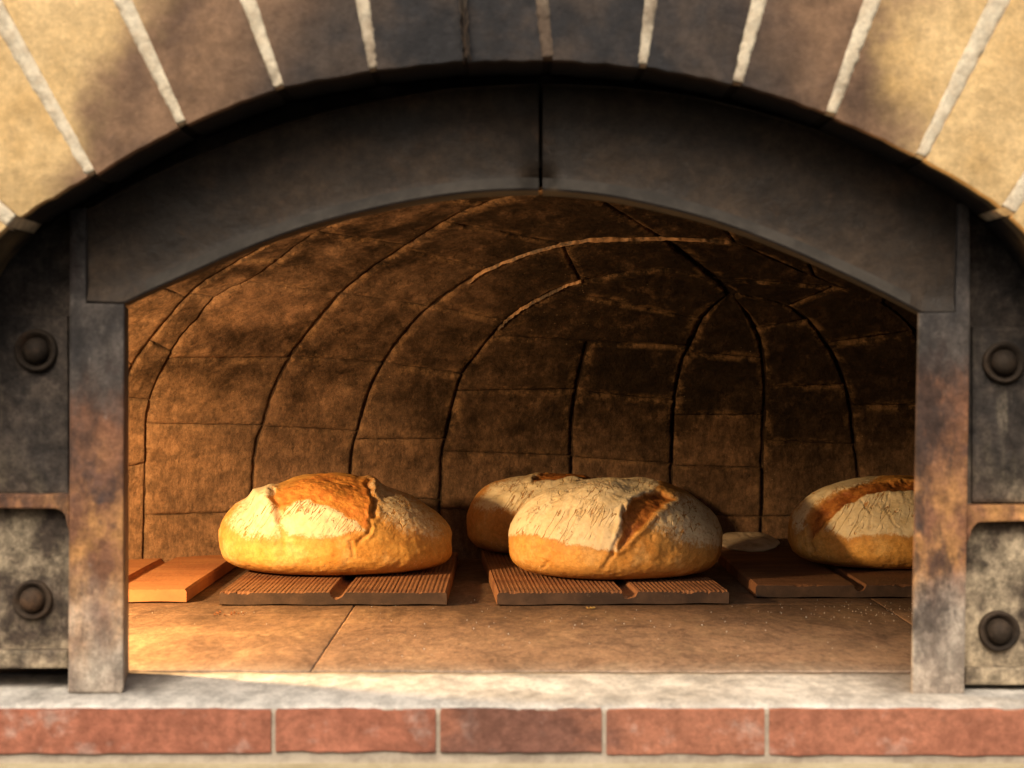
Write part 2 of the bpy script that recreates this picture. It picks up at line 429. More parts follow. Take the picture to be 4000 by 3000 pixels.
def mat_bread(lean=0.0, name='bread_crust', ls=0.0):
    """lean: how dark the bake is"""
    s = M(name)
    fl, sc, crease = s.attr('flour'), s.attr('score'), s.attr('crease')
    tc = s.t.nodes.new('ShaderNodeTexCoord'); obj = tc.outputs['Object']
    n1 = s.noise(16, 5, .6, vec=obj); n2 = s.noise(90, 6, .7, vec=obj); n3 = s.noise(45, 5, .65, vec=obj, off=4); n4 = s.noise(240, 4, .7, vec=obj)
    sp = s.t.nodes.new('ShaderNodeSeparateXYZ'); s.t.links.new(obj, sp.inputs[0])
    z = s.math('ADD', sp.outputs[2], s.math('MULTIPLY', s.math('SUBTRACT', n1, .5), .04))
    k = 1 - .45 * lean
    gold = s.mix(s.ramp(n1, .32, .68), (.74 * k, .44 * k * (1 - .3 * lean), .125 * k), (.60 * k, .29 * k * (1 - .3 * lean), .06 * k))
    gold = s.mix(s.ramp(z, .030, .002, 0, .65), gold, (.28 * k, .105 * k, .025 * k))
    gold = s.mix(s.ramp(z, .085, .14, 0, .4), gold, (.42 * k, .17 * k, .035 * k))
    gold = s.mix(s.ramp(n3, .60, .74, 0, .35), gold, (.36 * k, .14 * k, .03 * k))
    gold = s.mix(s.ramp(s.noise(30, 7, .75, vec=obj, off=6), .50, .68, 0, .5), gold, (.46 * k, .20 * k, .04 * k))
    gold = s.mix(s.ramp(s.noise(13, 5, .65, vec=obj, off=12), .52, .66, 0, .4), gold, (.85 * k, .62 * k, .30 * k))
    gold = s.grit(gold, 120, .8, 1.15, vec=obj)
    scol = s.mix(s.ramp(n3, .34, .62), (.50 + .15 * ls, .20 + .09 * ls, .045 + .02 * ls), (.235 + .22 * ls, .072 + .09 * ls, .016 + .02 * ls))
    scol = s.mix(s.ramp(n1, .50, .68, 0, .6 - .4 * ls), scol, (.13, .038, .011))
    scol = s.mix(s.ramp(n2, .60, .75, 0, .5), scol, (.58, .33, .11))
    rt = s.t.nodes.new('ShaderNodeMapping'); s.t.links.new(obj, rt.inputs[0]); rt.inputs['Rotation'].default_value = (0, math.radians(-32), 0)
    ov = rt.outputs[0]
    c1 = s.vor(44, stretch=(1.0, .8, .30), vec=ov, warp=.030)
    c2 = s.vor(110, stretch=(1.0, .8, .36), vec=ov, warp=.014)
    patch = s.ramp(s.noise(19, 3, .5, vec=obj, off=8), .50, .62)
    wide = s.math('MULTIPLY', s.ramp(c1, .050, .010), patch)
    fine = s.math('MULTIPLY', s.ramp(c2, .075, .015), s.ramp(s.noise(26, 3, .5, vec=obj, off=2), .50, .60))
    st1 = s.noise(26, 2.5, .55, stretch=(3.8, 1.2, .45), vec=ov, dist=.15)
    st2 = s.noise(60, 2.5, .55, stretch=(3.2, 1.2, .5), vec=ov, dist=.25, off=5)
    ridged = s.ramp(s.math('ABSOLUTE', s.math('SUBTRACT', st1, .5)),   .026, .005)
    ridged = s.math('MULTIPLY', ridged, s.ramp(s.noise(17, 3, .5, vec=obj, off=8), .46, .60))
    sm = s.math('MULTIPLY', s.ramp(s.math('ABSOLUTE', s.math('SUBTRACT', st2, .5)), .022, .005), s.ramp(s.noise(24, 3, .5, vec=obj, off=2), .52, .62))
    crack = s.math('MAXIMUM', ridged, s.math('MULTIPLY', sm, .8))
    crack = s.math('MAXIMUM', crack, s.math('MULTIPLY', s.math('MULTIPLY', wide, s.ramp(n3, .48, .58)), .8))
    flour = s.mix(s.ramp(n3, .35, .7), (.76, .67, .49), (.66, .54, .34))
    flour = s.mix(s.ramp(n2, .52, .72, 0, .5), flour, (.80, .75, .63))
    fm = s.math('MULTIPLY', fl, s.math('SUBTRACT', 1.0, s.math('MULTIPLY', crack, .66)))
    fm = s.math('ADD', fm, s.math('MULTIPLY', s.math('SUBTRACT', n3, .5), s.math('MULTIPLY', fl, 1.1)))
    # the dusting breaks up into grains towards its edge
    fm = s.ramp(s.math('ADD', fm, s.math('MULTIPLY', s.math('SUBTRACT', n4, .5), 1.0), ), .28, .68)
    col = s.mix(sc, gold, scol)
    crackcol = s.mix(fl, col, (.42, .22, .085))
    col = s.mix(s.math('MULTIPLY', fm, .93), crackcol, flour)
    dots = s.math('MULTIPLY', s.ramp(s.vor(170, 'F1', vec=obj), .20, .12), s.ramp(z, .05, .004))
    dots = s.math('MULTIPLY', dots, s.ramp(s.noise(30, 2, .5, vec=obj, off=3), .45, .6))
    col = s.mix(s.math('MULTIPLY', dots, .75), col, (.85, .72, .5))
    col = s.mix(s.math('MULTIPLY', crease, .6), col, (.24, .09, .02))
    s.bump(s.math('SUBTRACT', 1.0, s.math('MULTIPLY', crack, fl)), .9, .0030)
    s.bump(n3, .35, .004)
    s.bump(s.noise(130, 4, .6, vec=obj, off=9), .35, .0015)
    s.bump(s.math('MULTIPLY', n2, s.math('ADD', sc, .18)), .7, .003)
    s.bump(n4, .25, .0008)
    rough = s.mix(fm, (.55, .55, .55), (.95, .95, .95))
    return s.out(col, rough, .28, sss=.02)

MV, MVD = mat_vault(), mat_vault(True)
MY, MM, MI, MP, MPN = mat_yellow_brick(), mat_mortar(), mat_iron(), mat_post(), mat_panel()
MS, MF, MR, MPL = mat_sill(), mat_floor(), mat_redbrick(), mat_plaster()
MT, MTF, MTS = mat_tile(), mat_tile(True), mat_tile(False, True)

def prism(name, pts, y0, y1, mat, parent, bevel=.002, seg=2, sm=False):
    """a solid whose front outline at depth y0 is given in picture points; its back is the same outline pushed to y1"""
    bm = bmesh.new()
    fr = [P(a, b, y0) for a, b in pts]
    vf = [bm.verts.new(v) for v in fr]
    vb = [bm.verts.new((v.x, y1, v.z)) for v in fr]
    n = len(pts)
    bm.faces.new(vf); bm.faces.new(vb[::-1])
    for i in range(n): bm.faces.new((vf[i], vb[i], vb[(i + 1) % n], vf[(i + 1) % n]))
    bmesh.ops.recalc_face_normals(bm, faces=bm.faces)
    if bevel:
        es = [e for e in bm.edges if all(v in set(vf) for v in e.verts)]
        bmesh.ops.bevel(bm, geom=es, offset=bevel, segments=seg, affect='EDGES', profile=.6)
    me = bpy.data.meshes.new(name); bm.to_mesh(me); bm.free()
    return link(name, me, mat, parent)

def box(name, lo_, hi_, mat, parent, bevel=.002, jit=0):
    bm = bmesh.new()
    bmesh.ops.create_cube(bm, size=1)
    for v in bm.verts:
        for k in range(3):
            v.co[k] = (lo_[k] if v.co[k] < 0 else hi_[k]) + random.uniform(-jit, jit)
    if bevel: bmesh.ops.bevel(bm, geom=bm.edges[:], offset=bevel, segments=2, affect='EDGES', profile=.6)
    me = bpy.data.meshes.new(name); bm.to_mesh(me); bm.free()
    return link(name, me, mat, parent)

def curve_pts(pts, n):
    """resample a polyline evenly (smoothed by Catmull-Rom)"""
    p = np.array(pts, float)
    pp = np.vstack([2 * p[0] - p[1], p, 2 * p[-1] - p[-2]])
    out = []
    for i in range(1, len(pp) - 2):
        for t in np.linspace(0, 1, 12, endpoint=False):
            a, b, c, d = pp[i - 1:i + 3]
            out.append(.5 * ((2 * b) + (-a + c) * t + (2 * a - 5 * b + 4 * c - d) * t * t + (-a + 3 * b - 3 * c + d) * t ** 3))
    out.append(p[-1]); out = np.array(out)
    s = np.concatenate([[0], np.cumsum(np.linalg.norm(np.diff(out, axis=0), axis=1))])
    u = np.linspace(0, s[-1], n)
    return np.stack([np.interp(u, s, out[:, 0]), np.interp(u, s, out[:, 1])], 1)

# ================================================================== oven vault
DC, DA, DB, DH, DPW, DROT = (0.22, 0.42), 1.30, 1.04, 0.66, 2.35, math.radians(9)
def dome_f(p):
    x = p[:, 0] - DC[0]; y = p[:, 1] - DC[1]
    c, s = math.cos(DROT), math.sin(DROT)
    xr = x * c + y * s; yr = -x * s + y * c
    return np.abs(xr / DA) ** DPW + np.abs(yr / DB) ** DPW + np.abs(p[:, 2] / DH) ** DPW - 1
def dome_n(p):
    e = 1e-4; g = np.stack([(dome_f(p + e * np.eye(3)[k]) - dome_f(p - e * np.eye(3)[k])) for k in range(3)], 1)
    return g / np.linalg.norm(g, axis=1)[:, None]
ORG = np.array([0, -2.0, CAMZ])
def hit(q):
    """where the sight line through picture point q meets the vault's inner face"""
    q = np.asarray(q, float)
    d = np.stack([(q[:, 0] - 1106) / F, np.ones(len(q)), -(q[:, 1] - 800) / F], 1)
    ts = np.linspace(2.2, 4.2, 240); lo_ = np.full(len(q), 2.2); 
    for t in ts:
        ins = dome_f(ORG + d * t) < 0
        lo_ = np.where(ins, t, lo_)
    hi_ = lo_ + (ts[1] - ts[0])
    for _ in range(22):
        mid = (lo_ + hi_) / 2
        ins = dome_f(ORG + d * mid[:, None]) < 0
        lo_ = np.where(ins, mid, lo_); hi_ = np.where(ins, hi_, mid)
    return ORG + d * lo_[:, None]

CV = {
 'Z': [(120, 1240), (125, 900), (165, 740), (250, 640), (370, 555), (520, 475), (680, 420), (860, 360)],
 'A': [(262, 1240), (264, 960), (270, 840), (289, 789), (323, 738), (361, 691), (404, 644), (442, 610), (497, 576), (580, 528), (690, 475), (820, 415), (960, 365)],
 'B': [(308, 1240), (314, 1052), (315, 916), (323, 865), (357, 785), (391, 729), (425, 691), (468, 640), (531, 608), (600, 562), (680, 505), (800, 450), (930, 405), (1080, 372)],
 'C': [(538, 1240), (543, 1090), (553, 967), (570, 916), (591, 848), (625, 780), (659, 729), (701, 678), (740, 632), (800, 583), (880, 530), (990, 462), (1100, 425), (1250, 400), (1450, 395), (1640, 420), (1800, 480), (1950, 560)],
 'D': [(750, 1240), (757, 1031), (765, 959), (774, 929), (786, 882), (804, 831), (829, 785), (871, 725), (914, 678), (973, 632), (1041, 589), (1105, 559), (1169, 538), (1240, 522), (1290, 518), (1365, 515), (1440, 515), (1515, 518), (1585, 525), (1650, 552), (1740, 592), (1880, 660), (2010, 760), (2100, 900), (2130, 1240)],
 'E': [(946, 1240), (950, 1095), (954, 1044), (956, 980), (965, 938), (978, 874), (999, 810), (1029, 768), (1075, 712), (1122, 670), (1216, 619), (1315, 594), (1380, 583), (1450, 580), (1545, 604)],
 'F': [(1232, 1240), (1235, 1017), (1235, 952), (1240, 877), (1253, 812), (1270, 738)],
 'G': [(1446, 1240), (1450, 1062), (1455, 902), (1460, 847), (1473, 787), (1490, 747), (1515, 692), (1545, 660), (1572, 636)],
 'H': [(1643, 1240), (1645, 1137), (1648, 987), (1653, 837), (1645, 747), (1625, 697), (1585, 640)],
 'I': [(1866, 1240), (1855, 1032), (1845, 952), (1835, 867), (1815, 797), (1785, 742), (1740, 687), (1690, 657), (1596, 633)],
 'J': [(2075, 1240), (2065, 1000), (2040, 850), (1970, 710), (1865, 634), (1700, 612), (1556, 606)],
}
CVD = {k: curve_pts(v, 500) for k, v in CV.items()}
def near(k, p):
    return int(np.argmin(np.linalg.norm(CVD[k] - np.array(p, float), axis=1)))
def span(k, p0, p1, n):
    i0, i1 = near(k, p0), near(k, p1)
    return CVD[k][np.round(np.linspace(i0, i1, n)).astype(int)]

vault = empty('oven_vault', 'low domed inside of the bread oven, sooty blackened tan stone blocks with open joints', 'oven vault', (0.2, 0.6, 0))
def stone(lk, rk, bl, br, tl, tr, gap=3.0, off=None):
    nx, ny = 31, 31
    L = span(lk, bl, tl, ny); R = span(rk, br, tr, ny)
    u = np.linspace(0, 1, nx)
    w = np.linalg.norm(L - R, axis=1).mean(); h = max(20, .5 * (np.linalg.norm(L[0] - L[-1]) + np.linalg.norm(R[0] - R[-1])))
    gu, gv = min(.2, gap / max(w, 1)), min(.2, gap * .30 / h)
    uu = gu + (1 - 2 * gu) * u
    vv = gv + (1 - 2 * gv) * np.linspace(0, 1, ny)
    # pull the ends in along the curves
    idx = np.linspace(0, 1, ny)
    L = np.stack([np.interp(vv, idx, L[:, 0]), np.interp(vv, idx, L[:, 1])], 1)
    R = np.stack([np.interp(vv, idx, R[:, 0]), np.interp(vv, idx, R[:, 1])], 1)
    Q = L[:, None, :] * (1 - uu[None, :, None]) + R[:, None, :] * uu[None, :, None]
    Q = Q.reshape(-1, 2)
    ed = np.ones((ny, nx)); ed[0] = ed[-1] = 0; ed[:, 0] = ed[:, -1] = 0
    edf = ed.reshape(-1)
    seed = random.uniform(0, 99)
    q3 = np.stack([Q[:, 0] / 26, Q[:, 1] / 26, np.full(len(Q), seed)], 1)
    Q = Q + (1 - edf)[:, None] * np.stack([fbm(q3, 3), fbm(q3 + 31, 3)], 1) * 3.2
    X = hit(Q); Nn = dome_n(X)
    jj, ii = np.meshgrid(np.arange(nx), np.arange(ny))
    e = np.minimum(np.minimum(ii, ny - 1 - ii), np.minimum(jj, nx - 1 - jj)).reshape(-1)
    prof = np.where(e == 0, -.0012, np.where(e == 1, .0012, .0022))
    prof = prof + (fbm(X * 18 + seed, 3) * .0035 + fbm(X * 70 + seed, 3) * .0014) * (e > 0) + (off if off is not None else random.uniform(-.002, .002))
    S = X - Nn * prof[:, None]
    # sides going back into the masonry
    ring = [i for i in range(nx)] + [r * nx + nx - 1 for r in range(1, ny)] + [(ny - 1) * nx + i for i in range(nx - 2, -1, -1)] + [r * nx for r in range(ny - 2, 0, -1)]
    back = S[ring] + Nn[ring] * .03
    V = np.vstack([S, back]); Fc = []
    for r in range(ny - 1):
        for c in range(nx - 1):
            a = r * nx + c; Fc.append((a, a + 1, a + nx + 1, a + nx))
    n0 = len(S); m = len(ring)
    for i in range(m):
        Fc.append((ring[i], n0 + i, n0 + (i + 1) % m, ring[(i + 1) % m]))
    me = mesh('stone', V, Fc, True)
    at = me.attributes.new('edge', 'FLOAT', 'POINT'); at.data.foreach_set('value', np.concatenate([np.where(e <= 1, 1.0, np.where(e == 2, .5, 0)), np.zeros(m)]).astype(np.float32))
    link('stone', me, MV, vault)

def strip(lk, rk, cuts, **kw):
    for (a, b), (c, d) in zip(cuts[:-1], cuts[1:]):
        stone(lk, rk, a, b, c, d, **kw)

e_ = lambda k, f=1.0: tuple(CVD[k][int(f * 499)])
strip('Z', 'A', [(e_('Z', 0), e_('A', 0)), ((122, 1080), (263, 1090)), ((130, 880), (266, 910)), ((180, 720), (289, 789)), ((300, 600), (404, 644)), ((520, 475), (590, 523)), ((680, 420), (760, 442)), (e_('Z'), e_('A'))])
strip('A', 'B', [(e_('A', 0), e_('B', 0)), ((263, 1010), (315, 1000)), ((268, 860), (323, 865)), ((323, 738), (370, 760)), ((412, 636), (465, 645)), ((520, 562), (600, 562)), ((640, 500), (715, 488)), (e_('A'), e_('B'))], gap=2.2)
strip('B', 'C', [(e_('B', 0), e_('C', 0)), ((312, 1112), (543, 1106)), ((315, 918), (569, 919)), ((362, 775), (628, 775)), ((531, 608), (738, 634)), ((690, 500), (880, 531)), ((870, 425), (1050, 440)), (e_('B'), (1250, 400))], gap=2.2)
strip('C', 'D', [(e_('C', 0), e_('D', 0)), ((544, 1080), (755, 1085)), ((570, 921), (772, 932)), ((630, 773), (828, 785)), ((738, 634), (928, 664)), ((870, 537), (1060, 580)), ((960, 478), (1215, 527)), ((1250, 400), (1435, 515)), ((1500, 398), (1590, 527)), ((1700, 440), (1760, 600)), (e_('C'), (1900, 672))], gap=2.8)
strip('D', 'E', [(e_('D', 0), e_('E', 0)), ((755, 1075), (951, 1080)), ((767, 950), (957, 947)), ((829, 785), (1000, 808)), ((935, 660), (1092, 694)), ((1215, 527), (1255, 608)), ((1435, 515), e_('E'))], gap=2.8)
strip('E', 'F', [(e_('E', 0), e_('F', 0)), ((951, 1100), (1233, 1105)), ((957, 976), (1236, 985)), ((986, 845), (1246, 842)), ((1064, 724), e_('F'))])
strip('F', 'G', [(e_('F', 0), e_('G', 0)), ((1233, 1108), (1448, 1112)), ((1236, 987), (1452, 1002)), ((1247, 845), (1459, 867)), (e_('F'), (1490, 747))])
strip('E', 'G', [((1064, 724), (1490, 747)), ((1200, 625), (1517, 690)), (e_('E'), e_('G'))])
strip('G', 'H', [(e_('G', 0), e_('H', 0)), ((1448, 1110), (1645, 1115)), ((1452, 1006), (1647, 1011)), ((1456, 897), (1650, 897)), ((1486, 762), (1648, 775)), (e_('G'), e_('H'))])
strip('H', 'I', [(e_('H', 0), e_('I', 0)), ((1645, 1115), (1861, 1115)), ((1649, 952), (1845, 960)), ((1653, 835), (1827, 832)), ((1630, 710), (1745, 690)), (e_('H'), e_('I'))])
strip('I', 'J', [(e_('I', 0), e_('J', 0)), ((1858, 1060), (2068, 1060)), ((1836, 875), (2045, 875)), ((1785, 742), (1975, 715)), ((1700, 660), (1800, 624)), (e_('I'), e_('J'))])
strip('J', 'D', [((2068, 1060), (2118, 1060)), ((2045, 875), (2090, 880)), ((1975, 715), (1975, 730)), ((1850, 630), (1850, 645))], gap=2)
strip('J', 'D', [((1880, 640), (1760, 600)), (e_('J'), (1440, 515))], gap=2.5)

MRG = (lambda s: s.out((s.bump(s.noise(150, 6, .75), .6, .0015), s.mix(s.ramp(s.noise(22, 5, .7), .42, .60), (.25, .14, .07), (.04, .024, .014)))[1], .7, .4))(M('ridge_mortar'))
def ridge(line, r0=2.0, seed=0):
    c = curve_pts(line, 150); n = len(c)
    tdir = np.gradient(c, axis=0); tdir /= np.linalg.norm(tdir, axis=1)[:, None]; nn = np.stack([-tdir[:, 1], tdir[:, 0]], 1)
    i3 = np.stack([np.arange(n) * .16, np.full(n, seed), np.zeros(n)], 1)
    c = c + nn * (fbm(i3, 4) * 4.0)[:, None]
    w = r0 * np.clip(.6 + 1.3 * fbm(i3 * .8 + 9, 3), .10, 1.6) * np.clip(np.minimum(np.arange(n), n - 1 - np.arange(n)) / 45.0, .05, 1)
    rows = []
    for f, hgt in ((-1, -.004), (-.45, .7), (.2, 1.0), (.7, .5), (1, -.004)):
        X = hit(c + nn * (w * f)[:, None]); N_ = dome_n(X)
        rows.append(X - N_ * (.0062 + hgt * w * .0006)[:, None] if hgt > 0 else X + N_ * .001)
    V = np.stack(rows, 1).reshape(-1, 3); Fc = [(i * 5 + k, (i + 1) * 5 + k, (i + 1) * 5 + k + 1, i * 5 + k + 1) for i in range(n - 1) for k in range(4)]
    link('mortar_ridge', mesh('mortar_ridge', V, Fc, True), MRG, vault)
ridge([(1010, 608), (1041, 586), (1105, 557), (1169, 536), (1240, 520), (1290, 515), (1365, 513), (1440, 512), (1515, 515), (1575, 521)], 1.9, 1)
ridge([(1075, 709), (1122, 668), (1216, 617), (1255, 605)], 1.1, 2)
# the mortar and masonry behind the blocks
nu, nv = 120, 40
V = []; Fc = []
for j in range(nv + 1):
    ph = -.04 + (math.pi / 2 + .04) * j / nv
    for i in range(nu):
        th = 2 * math.pi * i / nu
        d = np.array([[math.cos(th) * math.cos(ph), math.sin(th) * math.cos(ph), math.sin(ph)]])
        c, s_ = math.cos(DROT), math.sin(DROT)
        k = (abs(d[0, 0] / DA) ** DPW + abs(d[0, 1] / DB) ** DPW + abs(d[0, 2] / DH) ** DPW) ** (-1 / DPW)
        l = d[0] * (k + .0045)
        V.append((DC[0] + l[0] * c - l[1] * s_, DC[1] + l[0] * s_ + l[1] * c, l[2]))
for j in range(nv):
    for i in range(nu):
        q = (j * nu + i, j * nu + (i + 1) % nu, (j + 1) * nu + (i + 1) % nu, (j + 1) * nu + i)
        if min(V[k][1] for k in q) > .06: Fc.append(q)
link('mortar_bed', mesh('mortar_bed', V, Fc, True), MVD, vault)

# ================================================================== oven floor
floor = bpy.data.objects.new('floor', None); C.objects.link(floor)
floor['kind'] = 'structure'; floor['label'] = 'brown clay slabs of the oven floor, dusted with ash and flour'
def slab(x0, x1, y0, y1):
    nx, ny = 40, 30
    g = .0007
    xs = np.concatenate([[x0 + g], np.linspace(x0 + g + .0022, x1 - g - .0022, nx - 2), [x1 - g]]); ys = np.concatenate([[y0 + g], np.linspace(y0 + g + .0022, y1 - g - .0022, ny - 2), [y1 - g]])
    X, Y = np.meshgrid(xs, ys); p = np.stack([X.ravel(), Y.ravel(), np.zeros(X.size)], 1)
    jj, ii = np.meshgrid(np.arange(nx), np.arange(ny))
    e = np.minimum(np.minimum(ii, ny - 1 - ii), np.minimum(jj, nx - 1 - jj)).reshape(-1)
    q = p * 30
    p[:, 0] += (e == 0) * fbm(q + 5, 4) * .0018; p[:, 1] += (e == 0) * fbm(q + 50, 4) * .0018
    p[:, 2] = fbm(p * 9, 3) * .0010 - (e == 0) * .0005 - np.maximum(0, fbm(p * 14 + 7, 4) - .42) * .006
    ring = [i for i in range(nx)] + [r * nx + nx - 1 for r in range(1, ny)] + [(ny - 1) * nx + i for i in range(nx - 2, -1, -1)] + [r * nx for r in range(ny - 2, 0, -1)]
    back = p[ring].copy(); back[:, 2] -= .03
    V = np.vstack([p, back]); Fc = []
    for r in range(ny - 1):
        for c in range(nx - 1):
            a = r * nx + c; Fc.append((a, a + 1, a + nx + 1, a + nx))
    n0 = len(p); m = len(ring)
    for i in range(m): Fc.append((ring[i], n0 + i, n0 + (i + 1) % m, ring[(i + 1) % m]))
    link('floor_slab', mesh('floor_slab', V, Fc, True), MF, floor)
for x0, x1 in ((-1.15, -.233), (-.233, .548), (.548, 1.35), ):
    for y0, y1 in ((.150, .64), (.64, 1.14), (1.14, 1.65)):
        slab(x0, x1, y0 + (.12 if y0 > .2 and x0 == -.233 else 0), y1 + (.12 if y1 < 1.6 and x0 == -.233 else 0))
link('floor_bed', mesh('floor_bed', [(-1.4, .13, -.007), (1.6, .13, -.007), (1.6, 1.75, -.007), (-1.4, 1.75, -.007)], [(0, 1, 2, 3)]), MVD, floor)

# ================================================================== sill, brick course, render below
def sill_mesh():
    nx = 260
    xs = np.linspace(-1.0, 1.0, nx)
    prof = [(.1495, -.02), (.1495, -.002), (.12, 0), (.09, 0), (.06, 0), (.03, 0), (0, 0), (-.03, 0), (-.055, -.0008), (-.066, -.004), (-.0705, -.010), (-.0715, -.02)]
    V = []; 
    for x in xs:
        for k, (y, z) in enumerate(prof): V.append((x, y, z))
    V = np.array(V)
    n = fbm(np.stack([V[:, 0] * 16, V[:, 1] * 16, V[:, 2] * 8], 1), 4)
    V[:, 2] += n * .0016 * (V[:, 2] > -.015)
    V[:, 1] += n * .004 * (V[:, 1] < -.03)
    m = len(prof)
    Fc = [(i * m + k, (i + 1) * m + k, (i + 1) * m + k + 1, i * m + k + 1) for i in range(nx - 1) for k in range(m - 1)]
    me = mesh('sill', V, Fc, True); fixn(me); return me
sill = empty('oven_sill', 'grey ash covered stone sill running along the mouth of the oven', 'sill', (0, 0, 0))
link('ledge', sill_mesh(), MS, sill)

course = empty('brick_course', 'row of worn red bricks laid on their sides under the grey sill', 'brick course', (0, -.06, -.035))
jx = [-150, 590, 946, 1305, 1657, 2400]
for i, (a, b) in enumerate(zip(jx[:-1], jx[1:])):
    dz = (0, 2, 4, 5, 3)[i]
    y0 = -.0765 + random.uniform(-.001, .001)
    x0, x1 = P(a + 5, 0, y0).x, P(b - 5, 0, y0).x
    zt, zb = P(0, 1520 + dz, y0).z, P(0, 1628 + (0, -4, -2, 2, 4)[i], y0).z
    bm = bmesh.new(); bmesh.ops.create_cube(bm, size=1)
    for v in bm.verts: v.co = ((x0 if v.co.x < 0 else x1), (y0 if v.co.y < 0 else -.01), (zb if v.co.z < 0 else min(zt, -.0045)))
    bmesh.ops.subdivide_edges(bm, edges=[e for e in bm.edges if abs(e.verts[0].co.x - e.verts[1].co.x) > .1], cuts=22, use_grid_fill=True)
    bmesh.ops.bevel(bm, geom=[e for e in bm.edges if len(e.link_faces) == 2 and e.calc_face_angle(0) > .5], offset=.0008, segments=2, affect='EDGES')
    for v in bm.verts:
        n = fbm(np.array([[v.co.x * 30, v.co.y * 30, v.co.z * 30 + i]]), 3)[0]
        v.co.z += n * .0022; v.co.y += n * .0010
    for f in bm.faces: f.smooth = True
    me = bpy.data.meshes.new('brick'); bm.to_mesh(me); bm.free(); me.set_sharp_from_angle(angle=math.radians(20))
    link('brick', me, MR, course)
def rough_sheet(name, x0, x1, z0, z1, y, mat, parent, amp=.001, nx=160, nz=12, thick=.03):
    xs = np.linspace(x0, x1, nx); zs = np.linspace(z0, z1, nz)
    X, Z = np.meshgrid(xs, zs); p = np.stack([X.ravel(), np.full(X.size, y), Z.ravel()], 1)
    p[:, 1] += fbm(p * 45, 3) * amp
    top = p[-nx:].copy(); top[:, 1] += thick
    V = np.vstack([p, top])
    Fc = [(r * nx + c, r * nx + c + 1, (r + 1) * nx + c + 1, (r + 1) * nx + c) for r in range(nz) for c in range(nx - 1)]
    return link(name, mesh(name, V, Fc, True), mat, parent)
MG = (lambda s: s.out((s.bump(s.noise(60, 6, .7), .8, .002), s.mix(s.ramp(s.noise(30, 5, .7), .35, .7), (.54, .46, .36), (.34, .28, .22)))[1], .95, .1))(M('grey_pointing'))
rough_sheet('pointing', -1.0, 1.0, -.063, -.005, -.0735, MG, course, .0012)
wall = empty('rendered_wall', 'strip of rough beige wall render below the red bricks', 'wall', (0, -.06, -.06))
rough_sheet('render_coat', -1.0, 1.0, -.30, -.0605, -.078, MPL, wall, .003, 200, 30, .05)

# ================================================================== yellow brick arch
arch = empty('brick_arch', 'round arch of yellow firebricks blackened by smoke over the oven mouth', 'brick arch', (0, -.1, .65))
YA = -.10
INT = curve_pts([(-170, 1000), (-150, 800), (-75, 600), (28, 482), (200, 378), (390, 272), (600, 193), (803, 155), (1010, 133), (1183, 130), (1388, 145), (1592, 184), (1795, 250), (1985, 340), (2170, 455), (2290, 600), (2370, 800), (2390, 1000)], 700)
def iidx(p): return int(np.argmin(np.linalg.norm(INT - np.array(p, float), axis=1)))
# joints: (foot on the intrados, a point further out on the joint, half width at the foot, half width out there)
J = [((-150, 800), (-500, 720), 12, 20), ((28, 482), (-200, 290), 14, 20), ((198, 378), (-8, 22), 9, 17), ((395, 270), (266, 0), 8, 15), ((604, 192), (536, 0), 8, 12),
     ((806, 154), (782, 0), 6, 10), ((1008, 133), (1000, 0), 2, 2), ((1184, 130), (1172, 0), 9, 10), ((1388, 145), (1406, 0), 7, 10), ((1592, 184), (1640, 0), 9, 12),
     ((1793, 250), (1884, 0), 8, 13), ((1988, 342), (2160, 0), 9, 18), ((2175, 458), (2420, 90), 14, 20), ((2370, 800), (2750, 700), 12, 20)]
def edge_line(j, side):
    (fx, fy), (ox, oy), w0, w1 = j; w0 += 2; w1 += 4 if w1 > 4 else 0
    d = np.array([ox - fx, oy - fy], float); L = np.linalg.norm(d); d /= L
    nrm = np.array([-d[1], d[0]])
    if nrm[0] < 0: nrm = -nrm      # to the right
    f = np.array([fx, fy], float) + nrm * side * w0; o = np.array([ox, oy], float) + nrm * side * w1
    far = f + (o - f) / np.linalg.norm(o - f) * 560
    return f, far
for k in range(len(J) - 1):
    fl_, ol_ = edge_line(J[k], 1); fr_, orr = edge_line(J[k + 1], -1)
    i0, i1 = iidx(fl_), iidx(fr_)
    bot = [tuple(INT[i]) for i in np.linspace(i0, i1, 9).astype(int)]
    dy = random.uniform(-3, 2)
    bot = [(a, b + dy + random.uniform(-2.2, 2.2)) for a, b in bot]
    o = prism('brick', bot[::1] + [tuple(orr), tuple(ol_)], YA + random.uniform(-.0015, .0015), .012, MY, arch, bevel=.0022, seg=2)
    for p in o.data.polygons: p.use_smooth = True
    o.data.set_sharp_from_angle(angle=math.radians(40))
